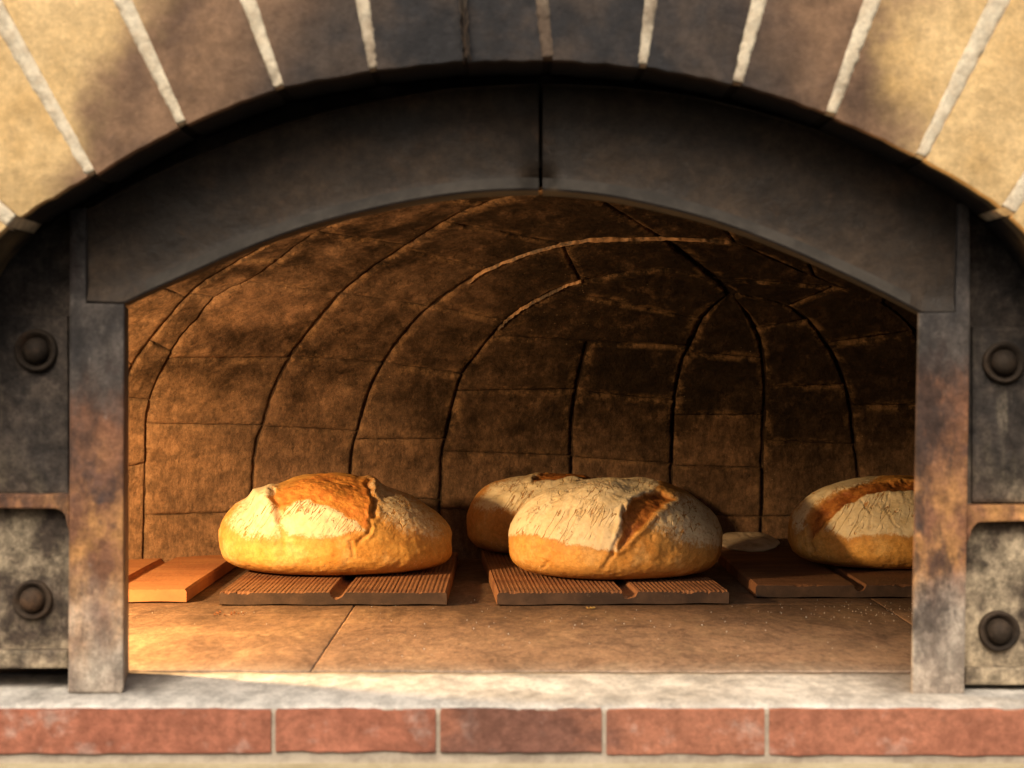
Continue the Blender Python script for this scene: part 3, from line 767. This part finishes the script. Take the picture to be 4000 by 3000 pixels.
for k, j in enumerate(J):
    fl_, ol_ = edge_line(j, -1); fr_, orr = edge_line(j, 1)
    n = 70; seed = random.uniform(0, 99); nw = 7
    V = []
    for i in range(n):
        t = (i / (n - 1)) ** 1.2
        a = fl_ + (ol_ - fl_) * t; b = fr_ + (orr - fr_) * t
        ax = b - a; wd = np.linalg.norm(ax); ax /= wd
        e1, e2 = fbm(np.array([[i * .45, seed, 0], [i * .45, seed, 9]]), 4) * 6.5
        a = a - ax * (4.5 + e1); b = b + ax * (4.5 + e2)
        for m in range(nw):
            u = m / (nw - 1); q = a + (b - a) * u
            edge = min(u, 1 - u)
            yy = YA - (.0012 if edge > .2 else (.0006 if edge > .1 else -.004)) * (1 if wd > 8 else -3)
            yy += fbm(np.array([[q[0] / 9, q[1] / 9, seed]]), 3)[0] * .0012
            yy += .010 * max(0, 1 - i / 2.0) ** 1
            V.append(P(q[0], q[1], yy))
        # back edge for depth
    V = [v for v in V]
    base = len(V)
    for i in range(n):
        V.append(Vector((V[i * nw].x, .01, V[i * nw].z)))
        V.append(Vector((V[i * nw + nw - 1].x, .01, V[i * nw + nw - 1].z)))
    Fc = [(i * nw + m, i * nw + m + 1, (i + 1) * nw + m + 1, (i + 1) * nw + m) for i in range(n - 1) for m in range(nw - 1)]
    Fc += [(i * nw, (i + 1) * nw, base + 2 * (i + 1), base + 2 * i) for i in range(n - 1)]
    Fc += [(i * nw + nw - 1, base + 2 * i + 1, base + 2 * (i + 1) + 1, (i + 1) * nw + nw - 1) for i in range(n - 1)]
    Fc.append(tuple(range(nw)) + (base + 1, base))
    me = mesh('mortar_joint', V, Fc, True); fixn(me)
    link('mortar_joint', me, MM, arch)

# ================================================================== iron door frame
frame = empty('iron_door_frame', 'dark cast iron frame of the oven mouth, rusty posts under a low iron arch with round bolts', 'oven door frame', (0, 0, 0))
# lintel: two castings that meet at the crown
OUT = curve_pts([(188, 450), (300, 390), (420, 335), (560, 283), (700, 240), (850, 208), (1000, 186), (1165, 178), (1330, 184), (1500, 206), (1650, 241), (1800, 290), (1950, 352), (2095, 428)], 400)
INN = curve_pts([(188, 658), (265, 661), (276, 660.5), (284, 657), (340, 631), (400, 605), (520, 553), (640, 508), (760, 474), (900, 444), (1030, 427), (1165, 423), (1300, 434), (1440, 462), (1560, 495), (1700, 548), (1850, 615), (1920, 649), (1974, 677), (1984, 681), (2068, 681)], 400)
def at_x(cv, x):
    i = int(np.argmin(abs(cv[:, 0] - x))); return cv[i]
MSI = (lambda s: s.out((s.bump(s.noise(60, 6, .7), .4, .0015), s.mix(s.ramp(s.noise(20, 5, .7), .35, .65), (.012, .010, .009), (.028, .021, .016)))[1], .85, .15))(M('shaded_iron'))  # lintel underside: its shade painted as darker iron
MLI = (lambda s: s.out((s.bump(s.noise(60, 6, .7), .4, .0015), s.mix(s.ramp(s.noise(16, 5, .7), .35, .65), (.060, .050, .040), (.030, .025, .020)))[1], .7, .3))(M('bounce_lit_iron'))  # lower lintel band: light bounced off the sill, painted as lighter iron
def lintel(xa, xb, left):
    n = 100; V = []; rows = 10
    for i in range(n):
        t = i / (n - 1)
        if left: o = OUT[0] + 0; 
        tt = t if left else 1 - t
        oe, i0_, i1_ = (188, 190, 278) if left else (2092, 2066, 1982)
        xe = xb if left else xa
        xo = oe + (xe - oe) * tt
        xi = i0_ + (i1_ - i0_) * tt / .06 if tt < .06 else i1_ + (xe - i1_) * (tt - .06) / .94
        o = np.array([xo, np.interp(xo, OUT[:, 0], OUT[:, 1])]); q = np.array([xi, np.interp(xi, INN[:, 0], INN[:, 1])])
        k1 = 2.058 / 1.998     # silhouette (back edge) to front lower edge
        fr_ = np.array([1106 + (q[0] - 1106) * (1 + (k1 - 1) * .35), 800 + (q[1] - 800) * k1])
        up = (o - fr_) / np.linalg.norm(o - fr_)
        cw = 34 if 0 < 1 else 0
        sq = 1
        if left: sq = smooth(0, .06, 1 - t)
        else: sq = smooth(0, .05, t)
        end = float(sq); cap = -.012 * (1 - end)
        ch = fr_ + up * 40; cp = -cap
        V += [Vector((P(o[0], o[1], .004).x, .10, P(o[0], o[1], .004).z)), P(o[0], o[1], .004), P(*(o - up * 3), -.001), P(*(o - up * 9), .0015 + cp * .3), P(*(ch + up * 30), .004 + cp * .3),
              P(*ch, .0045 + cp * .5), P(*(ch - up * 12), .0035 + cp), P(*(fr_ + up * 5), -.003 + cp), P(*fr_, -.002 + cp), P(q[0], q[1], .058)]
    Fc = [(i * rows + k, (i + 1) * rows + k, (i + 1) * rows + k + 1, i * rows + k + 1) for i in range(n - 1) for k in range(rows - 1)]
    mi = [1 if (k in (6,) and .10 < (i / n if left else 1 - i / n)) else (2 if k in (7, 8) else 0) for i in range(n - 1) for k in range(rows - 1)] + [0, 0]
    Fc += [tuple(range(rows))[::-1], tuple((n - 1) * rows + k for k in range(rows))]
    me = mesh('lintel', V, Fc, True, [MI, MLI, MSI], mi); fixn(me); me.set_sharp_from_angle(angle=math.radians(35))
    return link('lintel', me, MI, frame)
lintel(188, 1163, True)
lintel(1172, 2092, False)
# posts
lp = prism('post', [(150, 452), (184, 448), (186, 655), (268, 657), (266, 1100), (266, 1490), (262, 1498), (146, 1498), (149, 1000)], -.006, .145, MP, frame, .003)
rp = prism('post', [(2096, 430), (2070, 440), (2064, 674), (1984, 676), (1975, 1100), (1969, 1506), (2084, 1507), (2090, 1100), (2096, 700)], -.006, .145, MP, frame, .003)
# splay the inner faces: back edge slightly wider, as the casting is
for o, sgn, tgt in ((lp, -1, 278), (rp, 1, 1976)):
    for v in o.data.vertices:
        if v.co.y > .1:
            near_in = (v.co.x > -.44) if sgn < 0 else (v.co.x < .46)
            if near_in: v.co.x = (tgt - 1106) * 2.145 / F if sgn < 0 else max(v.co.x, (1990 - 1106) * 2.145 / F)
# side plates with rails, lips, bolts
MBO = mat_iron('dull_bolt_iron', .8)
MBO.node_tree.nodes['Principled BSDF'].inputs['Specular IOR Level'].default_value = .25
for _l in list(MBO.node_tree.nodes['Principled BSDF'].inputs['Roughness'].links): MBO.node_tree.links.remove(_l)
MBO.node_tree.nodes['Principled BSDF'].inputs['Roughness'].default_value = .75
def bolt(px, py, y, r):
    c = P(px, py, y); r = r * (2 + y) / F
    prof_w = [(1.0, 0), (1.0, .25), (.93, .36), (.84, .36), (.74, .20), (.66, .16), (.60, .0)]
    prof_h = [(.62, .0), (.60, .38), (.52, .56), (.38, .70), (.2, .78), (.001, .80)]
    n = 40; out = []
    for nm, prof in (('bolt', prof_h), ('washer', prof_w)):
        V = []; Fc = []
        for a, h in prof:
            for i in range(n):
                th = 2 * math.pi * i / n; wob = 1 + .012 * math.sin(3 * th + px)
                V.append((c.x + a * r * wob * math.cos(th), c.y - h * r, c.z + a * r * wob * math.sin(th)))
        for k in range(len(prof) - 1):
            for i in range(n): Fc.append((k * n + i, k * n + (i + 1) % n, (k + 1) * n + (i + 1) % n, (k + 1) * n + i))
        me = mesh(nm, V, Fc, True); fixn(me)
        out.append(link(nm, me, MBO, frame if nm == 'bolt' else out[0]))
    return out[0]
def fillet(cx, cy, r, a0, a1, n=6):
    return [(cx + r * math.cos(math.radians(a0 + (a1 - a0) * i / n)), cy + r * math.sin(math.radians(a0 + (a1 - a0) * i / n))) for i in range(n + 1)]
prism('side_plate', [(-260, 300), (150, 300), (160, 470), (160, 1440), (-260, 1440)], .030, .10, MPN, frame, 0)
prism('side_plate', [(2470, 300), (2080, 300), (2080, 1474), (2470, 1474)], .030, .10, MPN, frame, 0)
# raised pad behind the upper bolts
prism('pad', [(-200, 682), (146, 682), (148, 1068), (-200, 1068)], .024, .04, MPN, frame, .004)
prism('pad', [(2100, 706), (2400, 706), (2400, 1086), (2100, 1086)], .024, .04, MPN, frame, .004)
# rails that bound the lower recess, with a rounded inner corner
prism('rail', [(-260, 1068), (149, 1068)] + [(149, 1150)] + fillet(116, 1125, 26, 0, -90) + [(-260, 1096)], .008, .04, MP, frame, .0025)
prism('rail', [(2400, 1092), (2088, 1092)] + [(2088, 1180)] + fillet(2124, 1154, 26, 180, 270) + [(2400, 1122)], .008, .04, MP, frame, .0025)
prism('lower_lip', [(-260, 1408), (147, 1404), (147, 1444), (-260, 1446)], .014, .09, MPN, frame, .003)
prism('lower_lip', [(2400, 1442), (2086, 1442), (2086, 1480), (2400, 1480)], .014, .09, MPN, frame, .003)
bolt(80, 757, .024, 46); bolt(72, 1295, .030, 43); bolt(2166, 783, .024, 45); bolt(2156, 1362, .030, 44)
# closing plates so that no daylight passes between brick arch and casting
n = 60; V = []
for i in range(n):
    x = -300 + 2800 * i / (n - 1)
    zt = P(x, -500, .06)
    xi = min(max(x, 230), 2010); yi = np.interp(xi, INN[:, 0], INN[:, 1]) - 60
    V += [P(x, -700, .06), P(x, yi if 230 < x < 2010 else 600, .06)]
link('back_plate', mesh('back_plate', V, [(2 * i, 2 * i + 1, 2 * i + 3, 2 * i + 2) for i in range(n - 1)]), MI, frame)

# inner front wall of the oven chamber, round the mouth
hole = [(262, 1600)] + [(262, 700)] + [tuple(p + np.array([0, -16])) for p in INN[::20]] + [(1995, 700), (1995, 1600)]
far = [(-1.5, -.1), (-1.5, .4)] + [(-1.5 + 3.0 * i / 19, 1.0) for i in range(20)] + [(1.6, .4), (1.6, -.1)]
hole = [P(a, b, .146) for a, b in hole]
V = []
for h, f in zip(hole, far):
    V += [(h.x, .147, h.z), (f[0], .147, f[1]), (h.x, .125, h.z)]
Fc = [(3 * i, 3 * i + 1, 3 * i + 4, 3 * i + 3) for i in range(len(hole) - 1)] + [(3 * i, 3 * i + 3, 3 * i + 5, 3 * i + 2) for i in range(len(hole) - 1)]
link('front_wall', mesh('front_wall', V, Fc), MVD, vault)

# ================================================================== clay tiles
def tile(name, label, x0, x1, y0, y1, z1, groove, gw, ridges, front_burnt, rot=0, z0=.0):
    W = x1 - x0; cx, cy = (x0 + x1) / 2, (y0 + y1) / 2
    xs = []; pitch = .0066
    x = -W / 2 + .004; prof = [(-W / 2, -.003), (-W / 2 + .0025, 0)]
    gx = groove - cx
    step = pitch / 4
    while x < W / 2 - .004:
        z = 0.0
        if ridges: z = -.0012 * (1 - math.cos(2 * math.pi * x / pitch)) * .5 * random.uniform(.55, 1.15)
        dg = abs(x - gx)
        if dg < gw: z = -.0085 * math.sqrt(max(0, 1 - (dg / gw) ** 2)) - .001
        prof.append((x, z)); x += step if ridges or dg < gw * 1.3 else step * 2
    prof += [(W / 2 - .0025, 0), (W / 2, -.003)]
    T = z1 - z0
    ys = np.concatenate([[y0, y0 + .002], np.linspace(y0 + .006, y1, 60)]) - cy
    n = len(prof); V = []
    for j, yy in enumerate(ys):
        for (xx, zz) in prof:
            w = -.0012 if j == 0 else (-.0006 if j == 1 else 0)
            nn = math.sin(xx * 31 + yy * 17) * .0003 + random.uniform(-.00022, .00022)
            if j < 2: nn -= max(0, fbm(np.array([[xx * 45, yy * 9, z1 * 777 + x0]]), 3)[0] - .12) * .010
            V.append((xx, yy, T + zz + w + nn))
    nt = len(V)
    for yy in ys:
        V.append((-W / 2, yy, .002)); V.append((W / 2, yy, .002))
    for (xx, zz) in prof: V.append((xx, ys[0], .0025 + .0006 * math.sin(xx * 60)))
    for (xx, zz) in prof: V.append((xx, ys[0] + .022, .0002))
    for yy in ys: V.append((-W / 2 + .015, yy + .022 * (yy == ys[0]), .0002)); V.append((W / 2 - .015, yy + .022 * (yy == ys[0]), .0002))
    Fc = []; mi = []
    for j in range(len(ys) - 1):
        for i in range(n - 1): Fc.append((j * n + i, j * n + i + 1, (j + 1) * n + i + 1, (j + 1) * n + i)); mi.append(0)
        Fc.append((j * n, (j + 1) * n, nt + 2 * (j + 1), nt + 2 * j)); mi.append(0)
        Fc.append((j * n + n - 1, nt + 2 * j + 1, nt + 2 * (j + 1) + 1, (j + 1) * n + n - 1)); mi.append(0)
    fb = nt + 2 * len(ys)
    for i in range(n - 1): Fc.append((i, fb + i, fb + i + 1, i + 1)); mi.append(1)
    for i in range(n - 1): Fc.append((fb + i, fb + n + i, fb + n + i + 1, fb + i + 1)); mi.append(1)
    ub = fb + 2 * n
    for j in range(len(ys) - 1):
        for k in (0, 1): Fc.append((nt + 2 * j + k, nt + 2 * (j + 1) + k, ub + 2 * (j + 1) + k, ub + 2 * j + k)); mi.append(0)
    J_ = len(ys) - 1
    Fc.append(tuple(J_ * n + i for i in range(n)) + (nt + 2 * J_ + 1, nt + 2 * J_)); mi.append(0)
    me = mesh(name, V, Fc, False, [MTS, MTF] if front_burnt else [MT, MT], mi); fixn(me)
    o = link(name, me, None)
    o.location = (cx, cy, z0); o.rotation_euler = (0, 0, rot)
    o['label'] = label; o['category'] = 'clay tile'; o['group'] = 'flat clay tiles lying on the oven floor'
    return o
tile('clay_tile', 'smooth clean orange clay tile beside the left post, no bread on it', -.83, -.487, .770, 1.37, .0215, -.600, .011, False, False)
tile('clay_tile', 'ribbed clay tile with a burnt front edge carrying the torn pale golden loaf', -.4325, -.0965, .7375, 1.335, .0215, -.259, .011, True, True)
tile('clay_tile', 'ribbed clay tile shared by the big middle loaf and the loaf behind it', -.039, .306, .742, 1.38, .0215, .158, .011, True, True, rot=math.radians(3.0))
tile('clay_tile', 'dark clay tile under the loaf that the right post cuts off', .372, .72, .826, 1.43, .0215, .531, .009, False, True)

# ================================================================== loaves
def loaf(name, label, cx, cy, z0, hw, hd, H, feats, mat, zc=.40, lean=0.0, rot=0, seed=0, shape=None, group='crusty round loaves baking in the oven'):
    nu, nv = 520, 230
    th = np.linspace(0, math.pi, nv + 1)[1:-1]
    az = np.linspace(0, 2 * math.pi, nu, endpoint=False)
    T, A = np.meshgrid(th, az, indexing='ij'); T = T.ravel(); A = A.ravel()
    up = T < math.pi / 2
    r = np.where(up, np.sin(T) ** .76, np.sin(T) ** .42)
    ct = np.abs(np.cos(T))
    zz = np.where(up, zc + (1 - zc) * ct ** 1.12, zc * (1 - ct ** .55))
    X = r * np.cos(A); Y = r * np.sin(A)
    p = np.stack([X * hw, Y * hd, zz * H], 1)
    # uneven body
    b = fbm(np.stack([X * 1.3 + seed, Y * 1.3, zz * 1.1], 1), 3)
    p[:, :2] *= (1 + .045 * b)[:, None]; p[:, 2] *= 1 + .07 * fbm(np.stack([X * 1.6 - seed, Y * 1.6, zz], 1), 2)
    if shape is not None: p = shape(p, X, Y, zz)
    top = np.array([[0, 0, p[:nu, 2].mean()]]); bot = np.array([[0, 0, 0.0]])
    V = np.vstack([p, top, bot])
    Fc = []
    m = nv - 1
    idx = np.arange(m * nu).reshape(m, nu); nx_ = np.roll(idx, -1, 1)
    quads = np.stack([idx[:-1], idx[1:], nx_[1:], nx_[:-1]], -1).reshape(-1, 4)
    Fc = quads.tolist() + [[int(idx[0, i]), int(nx_[0, i]), m * nu] for i in range(nu)] + [[int(nx_[-1, i]), int(idx[-1, i]), m * nu + 1] for i in range(nu)]
    # picture position of each point, for tracing the scores from the photograph
    Wd = V + np.array([cx, cy, z0]); d = Wd[:, 1] + 2
    px = np.stack([1106 + Wd[:, 0] * F / d, 800 - (Wd[:, 2] - CAMZ) * F / d], 1)
    w3 = V * 40 + seed * 3
    warp = np.stack([fbm(w3, 4), fbm(w3 + 17, 4)], 1)
    q = px + warp * 11
    front = smooth(hd * .75, hd * .3, V[:, 1])
    # normals from the smooth body
    n = V * np.array([1 / hw ** 2, 1 / hd ** 2, 1 / H ** 2]) - np.array([0, 0, zc / H]); n /= np.linalg.norm(n, axis=1)[:, None] + 1e-9
    flour = np.zeros(len(V)); score = np.zeros(len(V)); crease = np.zeros(len(V)); disp = np.zeros(len(V))
    bk = feats.get('back_flour', .75)
    for poly, amt, soft in feats.get('flour', []):
        s = sdf(poly, q); flour = np.maximum(flour, amt * smooth(soft * 2.6, -soft * 1.6, s))
    for poly, depth, soft in feats.get('score', []):
        s = sdf(poly, px + warp * 7)
        ins = smooth(4, -5, s)
        score = np.maximum(score, smooth(soft, -soft, s))
        flour *= 1 - smooth(soft, -soft, s) * .97
        disp -= depth * ins
        disp += feats.get('lip', .005) * .6 * np.exp(-((s - 6) / 8.0) ** 2)
        disp += ins * (fbm(V * 55 + 5, 4) * .0022 + fbm(V * 24 + 5, 2) * .002)
    for poly, amt in feats.get('bump', []):
        s = sdf(poly, px); disp += amt * smooth(14, -26, s)
    for line, depth, wd in feats.get('crease', []):
        s = sdl(line, px + warp * 7)
        g = np.exp(-(s / wd) ** 2); disp -= depth * g; crease = np.maximum(crease, g * min(1, depth / .004)); disp += depth * .18 * np.exp(-((s - wd * 2.2) / (wd * 1.1)) ** 2)
    backfl = smooth(.62 * H, .78 * H, V[:, 2] + warp[:, 0] * .02) * bk
    flour = flour * front + backfl * (1 - front); score *= front; crease *= front; disp *= front
    flour = np.clip(flour, 0, 1)
    # fine surface: cracks in the dusted skin, blisters
    disp += fbm(V * 26 + seed, 4) * .0022 + fbm(V * 95, 3) * .0010 - np.maximum(0, noise3(V * 75 + seed) - .38) * .006
    lowmask = smooth(.002, .012, V[:, 2])
    V = V + n * (disp * lowmask)[:, None]
    V[:, 2] = np.maximum(V[:, 2], 0)
    me = bpy.data.meshes.new(name)
    me.from_pydata(V.tolist(), [], Fc)
    me.polygons.foreach_set('use_smooth', [True] * len(me.polygons))
    for nm, a in (('flour', flour), ('score', score), ('crease', crease)):
        at = me.attributes.new(nm, 'FLOAT', 'POINT'); at.data.foreach_set('value', a.astype(np.float32))
    me.update(); fixn(me)
    o = link(name, me, mat)
    o.location = (cx, cy, z0)
    o['label'] = label; o['category'] = 'bread'; o['group'] = group
    return o

Z0 = .0213
def shape1(p, X, Y, zz):
    up = smooth(.35, .9, zz)
    # flat shoulder at the left, long slope at the right, hump left of the middle
    p[:, 2] += up * .010 * np.exp(-((X + .12) / .42) ** 2)
    p[:, 2] -= smooth(.25, 1.0, X) * .013 * smooth(.2, .8, zz)
    p[:, 0] += smooth(.1, .9, X) * smooth(.4, .0, zz) * .010
    p[:, 0] -= (smooth(-.1, -.9, X)) * smooth(.35, .7, zz) * smooth(1.0, .8, zz) * .004
    return p
f1 = dict(
  score=[([(588, 1080), (600, 1062), (640, 1043), (700, 1022), (760, 1036), (792, 1046), (798, 1075), (800, 1112), (792, 1150), (770, 1130), (740, 1108), (700, 1093), (664, 1082), (640, 1082), (618, 1096), (606, 1100)], -.001, 4)],
  flour=[([(556, 1052), (590, 1050), (600, 1090), (606, 1112), (600, 1150), (560, 1155), (520, 1150), (500, 1130), (520, 1090)], .85, 14),
         ([(612, 1124), (632, 1090), (662, 1082), (700, 1094), (742, 1112), (778, 1142), (740, 1150), (690, 1152), (630, 1150)], 1.0, 9),
         ([(786, 1040), (830, 1040), (880, 1060), (930, 1095), (960, 1140), (940, 1160), (880, 1150), (835, 1130), (812, 1090), (800, 1060)], .58, 16)],
  bump=[([(545, 1056), (592, 1050), (600, 1084), (594, 1120), (550, 1120)], .013), ([(784, 1030), (822, 1032), (822, 1066), (800, 1080)], .009), ([(612, 1124), (640, 1088), (700, 1096), (770, 1140), (700, 1160), (630, 1155)], .004)],
  crease=[([(794, 1048), (806, 1080), (810, 1112)], .006, 5), ([(806, 1112), (794, 1150), (772, 1175)], .003, 5), ([(592, 1066), (602, 1090), (602, 1124)], .0065, 4.5), ([(604, 1116), (600, 1160), (606, 1200)], .0016, 8), ([(758, 1172), (762, 1200)], .002, 4)],
  lip=.005, back_flour=.6)
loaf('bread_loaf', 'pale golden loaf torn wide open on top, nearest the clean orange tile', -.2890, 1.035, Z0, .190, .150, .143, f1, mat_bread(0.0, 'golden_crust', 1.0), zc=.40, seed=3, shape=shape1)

def shape2(p, X, Y, zz):
    p[:, 2] += smooth(.4, .9, zz) * .004 * np.exp(-((X + .05) / .5) ** 2)
    p[:, 2] -= smooth(.45, 1.0, X) * .004 * smooth(.3, .8, zz)
    return p
f2 = dict(
  score=[([(1352, 1102), (1368, 1078), (1396, 1064), (1430, 1060), (1458, 1078), (1432, 1092), (1410, 1112), (1392, 1134), (1372, 1150), (1352, 1176), (1338, 1186), (1344, 1150), (1342, 1118)], .006, 4)],
  flour=[([(1085, 1080), (1180, 1000), (1450, 1000), (1400, 1062), (1366, 1076), (1346, 1104), (1340, 1150), (1330, 1184), (1290, 1180), (1240, 1176), (1190, 1160), (1150, 1152), (1085, 1154)], 1.0, 7),
         ([(1456, 1076), (1520, 1060), (1580, 1140), (1560, 1182), (1500, 1176), (1450, 1160), (1404, 1134), (1416, 1112), (1440, 1094)], .66, 16)],
  crease=[([(1350, 1092), (1344, 1130), (1338, 1160), (1322, 1196)], .0035, 4), ([(1322, 1196), (1306, 1224)], .002, 5), ([(1212, 1128), (1240, 1094)], .0016, 2.5), ([(1190, 1086), (1236, 1058), (1270, 1044)], .0012, 2.5), ([(1182, 1216), (1176, 1226)], .0025, 4)],
  lip=.005)
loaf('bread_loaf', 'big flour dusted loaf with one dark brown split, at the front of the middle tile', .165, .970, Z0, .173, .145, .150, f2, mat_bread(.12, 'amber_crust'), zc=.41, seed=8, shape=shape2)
f2b = dict(
  score=[([(1150, 1040), (1170, 1022), (1220, 1010), (1300, 1010), (1300, 1034), (1240, 1030), (1200, 1036)], .005, 5)],
  flour=[([(1030, 1094), (1060, 1050), (1120, 1030), (1300, 1010), (1330, 1130), (1150, 1112), (1080, 1098)], .8, 12)],
  crease=[([(1200, 1070), (1240, 1046), (1290, 1030)], .004, 5), ([(1040, 1086), (1080, 1062), (1120, 1046)], .0015, 4)], lip=.004)
loaf('bread_loaf', 'deep orange loaf half hidden behind the big flour dusted loaf', .072, 1.335, Z0, .156, .125, .142, f2b, mat_bread(.32, 'deep_orange_crust'), zc=.42, seed=14)
f3 = dict(
  score=[([(1744, 1130), (1752, 1108), (1780, 1082), (1812, 1062), (1850, 1050), (1910, 1042), (2000, 1040), (2080, 1060), (2080, 1076), (1990, 1058), (1920, 1060), (1870, 1070), (1838, 1084), (1808, 1106), (1786, 1126), (1770, 1150), (1752, 1168)], .005, 4)],
  flour=[([(1716, 1120), (1740, 1070), (1800, 1030), (1900, 1020), (1880, 1048), (1820, 1056), (1780, 1078), (1750, 1104), (1738, 1130), (1722, 1150)], .8, 8),
         ([(1790, 1140), (1812, 1106), (1840, 1086), (1890, 1066), (1990, 1060), (2100, 1090), (2120, 1160), (1968, 1152), (1880, 1150), (1830, 1158)], .95, 9)],
  crease=[([(1738, 1128), (1752, 1160), (1756, 1190)], .003, 5), ([(1862, 1080), (1880, 1110), (1876, 1140)], .0012, 2), ([(1920, 1070), (1910, 1100), (1940, 1136)], .0012, 2)], lip=.005)
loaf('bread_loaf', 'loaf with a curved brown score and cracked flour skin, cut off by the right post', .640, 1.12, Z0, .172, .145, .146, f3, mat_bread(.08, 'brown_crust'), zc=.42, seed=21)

# flat grey lump lying at the back of the dark tile
def lump():
    nu, nv = 90, 40; V = []
    for j in range(nv + 1):
        t = math.pi * j / nv
        for i in range(nu):
            a = 2 * math.pi * i / nu
            V.append((math.sin(t) ** .7 * math.cos(a) * .052, math.sin(t) ** .7 * math.sin(a) * .040, .013 + math.cos(t) * (.010 if t < 1.57 else .013)))
    V = np.array(V); V[:, 2] = np.maximum(V[:, 2] + V[:, 1] * .55 + .012 + fbm(V * 30, 3) * .006, 0); V[:, :2] *= (1 + .16 * fbm(V * 26 + 4, 3))[:, None]
    V[:, 2] = np.maximum(V[:, 2], 0)
    Fc = [(j * nu + i, (j + 1) * nu + i, (j + 1) * nu + (i + 1) % nu, j * nu + (i + 1) % nu) for j in range(nv) for i in range(nu)]
    me = mesh('flat_stone', V, Fc, True); fixn(me)
    s = M('dusty_grey_stone')
    n1 = s.noise(50, 6, .7); n2 = s.noise(18, 4, .6, dist=1.0, stretch=(1, 1, 3))
    col = s.mix(s.ramp(n2, .35, .65), (.50, .40, .30), (.30, .23, .17)); s.bump(n1, .6, .003); s.bump(n2, .6, .005)
    o = link('flat_stone', me, s.out(col, .85, .25)); o.scale = (1.1, 1, .62); o.location = (.432, 1.375, .0215); o.rotation_euler = (0, 0, .15)
    o['label'] = 'flat dull grey lump lying at the back between the middle loaf and the right loaf'; o['category'] = 'stone'
lump()

# crumbs
s = M('crumb_gold'); MC = s.out((.68, .42, .12), .9, .2)
s = M('flour_white'); MW = s.out((.80, .74, .62), .9, .2)
def crumb_cluster(name, cx, cy, rad, n, r, z=.0006):
    V = []; Fc = []
    for k in range(n):
        a = random.uniform(0, 6.28); d = rad * random.random() ** .6
        c = (cx + d * math.cos(a), cy + d * math.sin(a) * .7, z); rr = r * random.uniform(.5, 1.3); b = len(V)
        for dx, dy, dz in ((1, 0, .6), (-.5, .8, .5), (-.6, -.8, .6), (0, 0, 1.5), (.1, .1, 0)):
            V.append((c[0] + dx * rr * random.uniform(.7, 1.2), c[1] + dy * rr, c[2] + dz * rr))
        Fc += [(b, b + 1, b + 3), (b + 1, b + 2, b + 3), (b + 2, b, b + 3), (b, b + 4, b + 1), (b + 1, b + 4, b + 2), (b + 2, b + 4, b)]
    return mesh(name, V, Fc)
o = link('clay_crumb', crumb_cluster('clay_crumb', -.405, .640, .026, 16, .0022), MT)
o['label'] = 'small burnt crumbs of clay on the floor before the left corner of the ribbed tile'; o['category'] = 'crumbs'; o['kind'] = 'stuff'
o = link('bread_crumb', crumb_cluster('bread_crumb', .115, .70, .006, 14, .0022), MC)
o['label'] = 'golden crumbs on the floor against the front edge of the middle tile'; o['category'] = 'crumbs'; o['kind'] = 'stuff'
V = []; Fc = []
for cx, cy, rad, n in ((.50, .70, .12, 60), (.53, .62, .10, 26), (.1, .55, .25, 26), (-.05, .40, .3, 20), (.4, .45, .25, 22), (-.35, .55, .2, 12), (-.1, .72, .15, 12)):
    for k in range(n):
        c = (cx + random.gauss(0, rad * .6), cy + random.gauss(0, rad * .35), .0006); rr = random.uniform(.0005, .0011); b = len(V)
        for dx, dy, dz in ((1, 0, .6), (-.5, .8, .5), (-.6, -.8, .6), (0, 0, 1.6), (.1, .1, -.6)): V.append((c[0] + dx * rr, c[1] + dy * rr, c[2] + dz * rr))
        Fc += [(b, b + 1, b + 3), (b + 1, b + 2, b + 3), (b + 2, b, b + 3), (b, b + 4, b + 1), (b + 1, b + 4, b + 2), (b + 2, b + 4, b)]
o = link('flour_specks', mesh('flour_specks', V, Fc), MW)
o['label'] = 'pale flour specks scattered over the oven floor'; o['category'] = 'flour'; o['kind'] = 'stuff'
